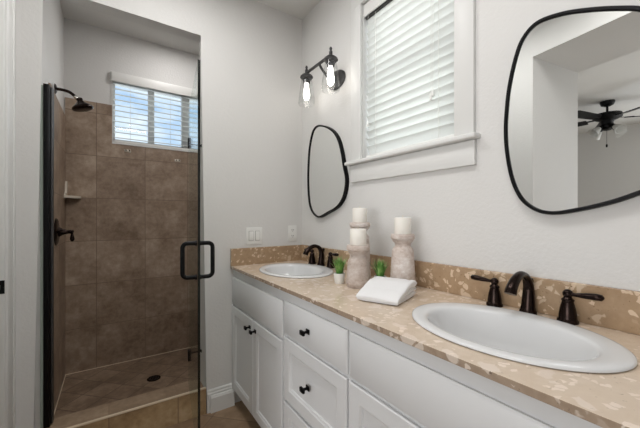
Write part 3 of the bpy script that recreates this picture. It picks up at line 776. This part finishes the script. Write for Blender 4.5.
for z in (1.70, .375):
    bm = nb(); gbox(bm, .004, .05, -.0095, .0095, z - .030, z + .030, .002); box(bm, .412, XR - .001, 2.074, 2.084, z - .004, z + .004, .001)
    box(bm, XR - .005, XR - .001, 2.068, 2.090, z - .008, z + .008, .001)
    obj('hinge', bm, 'black', gd)

# shower head
sh = thing('overhead_shower', 'dark bronze shower head on a curved arm in the shower', 'shower head', (XL + .002, 2.535, 2.045))
X0 = XL + .0022
R90 = Matrix.Rotation(PI / 2, 3, 'Y')
bm = nb(); lathe(bm, [(.031, 0), (.031, .003), (.024, .008), (.012, .012)], (X0, 2.535, 2.045), 28, mat=R90); obj('flange', bm, 'bronze', sh)
bm = nb(); tube(bm, spline([(X0 + .004, 2.535, 2.045), (X0 + .04, 2.535, 2.046), (X0 + .075, 2.535, 2.038), (X0 + .108, 2.535, 2.012)], 7), .0095, 14); obj('arm', bm, 'bronze', sh)
tl = Matrix.Rotation(math.radians(-18), 3, 'Y')
bm = nb(); lathe(bm, [(.011, .018), (.0125, .012), (.0125, -.004), (.011, -.008)], (X0 + .112, 2.535, 2.006), 20, mat=Matrix.Rotation(math.radians(-45), 3, 'Y')); obj('collar', bm, 'chrome', sh)
bm = nb(); lathe(bm, [(.010, .048), (.017, .044), (.019, .036), (.016, .030), (.020, .022), (.034, .008), (.050, -.004), (.058, -.012), (.060, -.020), (.056, -.026), (.045, -.030), (.02, -.032)], (X0 + .134, 2.535, 1.968), 32, mat=tl); obj('spray_head', bm, 'bronze', sh, angle=45)
# valve
va = thing('shower_valve', 'dark bronze shower valve with lever on the left tiled wall', 'shower valve', (XL + .002, 2.576, 1.143))
bm = nb(); lathe(bm, [(.088, 0), (.088, .004), (.080, .010), (.055, .015), (.030, .017)], (X0, 2.576, 1.143), 36, mat=R90); obj('escutcheon', bm, 'bronze', va)
bm = nb(); lathe(bm, [(.033, .014), (.030, .022), (.021, .034), (.015, .05), (.012, .066), (.014, .072), (.010, .082)], (X0, 2.576, 1.143), 28, mat=R90); bo = obj('valve_body', bm, 'bronze', va)
bm = nb(); lathe(bm, [(.006, .010), (.010, .004), (.007, -.006), (.007, -.014), (.011, -.035), (.013, -.05), (.009, -.060), (.003, -.064)], (X0 + .082, 2.576, 1.143), 20); obj('lever', bm, 'bronze', bo)
# corner shelf
cs = thing('corner_shelf', 'bone ceramic corner shelf in the tiled shower corner', 'soap shelf', (XL + .002, YB, 1.39))
bm = nb(); pl = [(XL + .0022, YB - .0005)]
for k in range(13):
    a = PI / 2 * k / 12; pl.append((XL + .0022 + .098 * math.cos(a), YB - .0005 - .098 * math.sin(a)))
prism(bm, pl, 'Z', 1.385, 1.402); bmesh.ops.bevel(bm, geom=[e for e in bm.edges if all(abs(v.co.z - 1.402) < 1e-5 for v in e.verts)], offset=.004, segments=2, affect='EDGES')
obj('shelf', bm, 'ceramic', cs)
bm = nb(); prism(bm, [(YB - .0005, 1.40), (YB - .095, 1.40), (YB - .085, 1.415), (YB - .045, 1.425), (YB - .03, 1.45), (YB - .026, 1.505), (YB - .015, 1.515), (YB - .0005, 1.515)], 'X', XL + .0022, XL + .014)
obj('upstand', bm, 'ceramic', cs)
# suction hooks, drain
for x, z, lb in ((.110, 1.800, 'small metal hook left below the shower window'), (.497, 1.757, 'small metal hook right below the shower window')):
    hk = thing('wall_hook', lb, 'hook', (x, YB, z), 'small hooks on the shower tiles')
    bm = nb(); box(bm, x - .024, x + .024, YB - .005, YB - .0003, z - .012, z + .012, .002); obj('hook_plate', bm, 'ceramic', hk)
    for dx in (-.012, .012):
        bm = nb(); tube(bm, [(x + dx, YB - .004, z), (x + dx, YB - .018, z - .002), (x + dx, YB - .022, z + .006)], .0035, 10); obj('peg', bm, 'bronze', hk)
dr = thing('shower_drain', 'round dark drain in the shower floor', 'drain', (.262, 2.63, .02))
bm = nb(); lathe(bm, [(.046, .0003), (.046, .003), (.040, .0045), (.037, .003), (.01, .003)], (.262, 2.63, .02), 32); rim = obj('drain_rim', bm, 'bronze', dr)
bm = nb()
for k in range(-3, 4):
    w = math.sqrt(.036 ** 2 - (k * .01) ** 2); box(bm, .262 + k * .01 - .002, .262 + k * .01 + .002, 2.63 - w, 2.63 + w, .0225, .0245)
obj('grate', bm, 'black', dr, smooth=False)

# ------------------------------------------------------------------ ceiling fan of the bedroom (seen in the large mirror)
FX, FY = -2.95, 1.222
fn = thing('ceiling_fan', 'black ceiling fan with frosted lamps reflected in the large mirror', 'ceiling fan', (FX, FY, ZC))
bm = nb(); lathe(bm, [(.075, ZC - .0005), (.075, ZC - .02), (.062, ZC - .05), (.03, ZC - .065)], (FX, FY, 0), 28); obj('canopy', bm, 'black', fn)
bm = nb(); tube(bm, [(FX, FY, ZC - .06), (FX, FY, 2.58)], .013, 12); obj('downrod', bm, 'black', fn)
bm = nb(); lathe(bm, [(.03, 2.60), (.09, 2.585), (.14, 2.575), (.15, 2.55), (.145, 2.525), (.11, 2.505), (.07, 2.49), (.06, 2.45), (.075, 2.42), (.06, 2.38), (.03, 2.365)], (FX, FY, 0), 36); obj('motor_housing', bm, 'black', fn)
for k in range(5):
    a = math.radians(16 + 72 * k); R = Matrix.Translation((FX, FY, 2.515)) @ Matrix.Rotation(a, 4, 'Z') @ Matrix.Rotation(math.radians(-13), 4, 'X')
    bm = nb(); prism(bm, [(.20, -.052), (.23, -.058), (.62, -.072), (.655, -.06), (.665, 0), (.655, .06), (.62, .072), (.23, .058), (.20, .052)], 'Z', -.004, .004); bmesh.ops.transform(bm, matrix=R, verts=bm.verts); b_ = obj('blade', bm, 'black', fn)
    bm = nb(); box(bm, .10, .27, -.018, .018, .003, .010, .002); bmesh.ops.transform(bm, matrix=R, verts=bm.verts); obj('blade_iron', bm, 'black', b_)
for k in range(4):
    a = math.radians(35 + 90 * k); R = Matrix.Translation((FX, FY, 2.40)) @ Matrix.Rotation(a, 4, 'Z') @ Matrix.Translation((.09, 0, 0)) @ Matrix.Rotation(math.radians(-52), 4, 'Y')
    bm = nb(); lathe(bm, [(.014, .03), (.022, .01), (.026, -.01), (.024, -.02)], (0, 0, 0), 18); bmesh.ops.transform(bm, matrix=R, verts=bm.verts)
    tube(bm, [(FX + .04 * math.cos(a), FY + .04 * math.sin(a), 2.41), (FX + .085 * math.cos(a), FY + .085 * math.sin(a), 2.405)], .01, 10); f_ = obj('lamp_arm', bm, 'black', fn)
    bm = nb(); pr = [(.026, -.015), (.034, -.035), (.043, -.07), (.052, -.10), (.063, -.12)]
    lathe(bm, pr + [(r_ - .003, z) for r_, z in pr[::-1]], (0, 0, 0), 24, cap0=False, cap1=False); bmesh.ops.transform(bm, matrix=R, verts=bm.verts); obj('lamp_shade', bm, 'frost', f_, angle=80)
bm = nb(); tube(bm, [(FX + .02, FY, 2.37), (FX + .02, FY, 2.18)], .002, 6); lathe(bm, [(.006, 2.185), (.011, 2.17), (.008, 2.145)], (FX + .02, FY, 0), 12); obj('pull_chain', bm, 'black', fn)
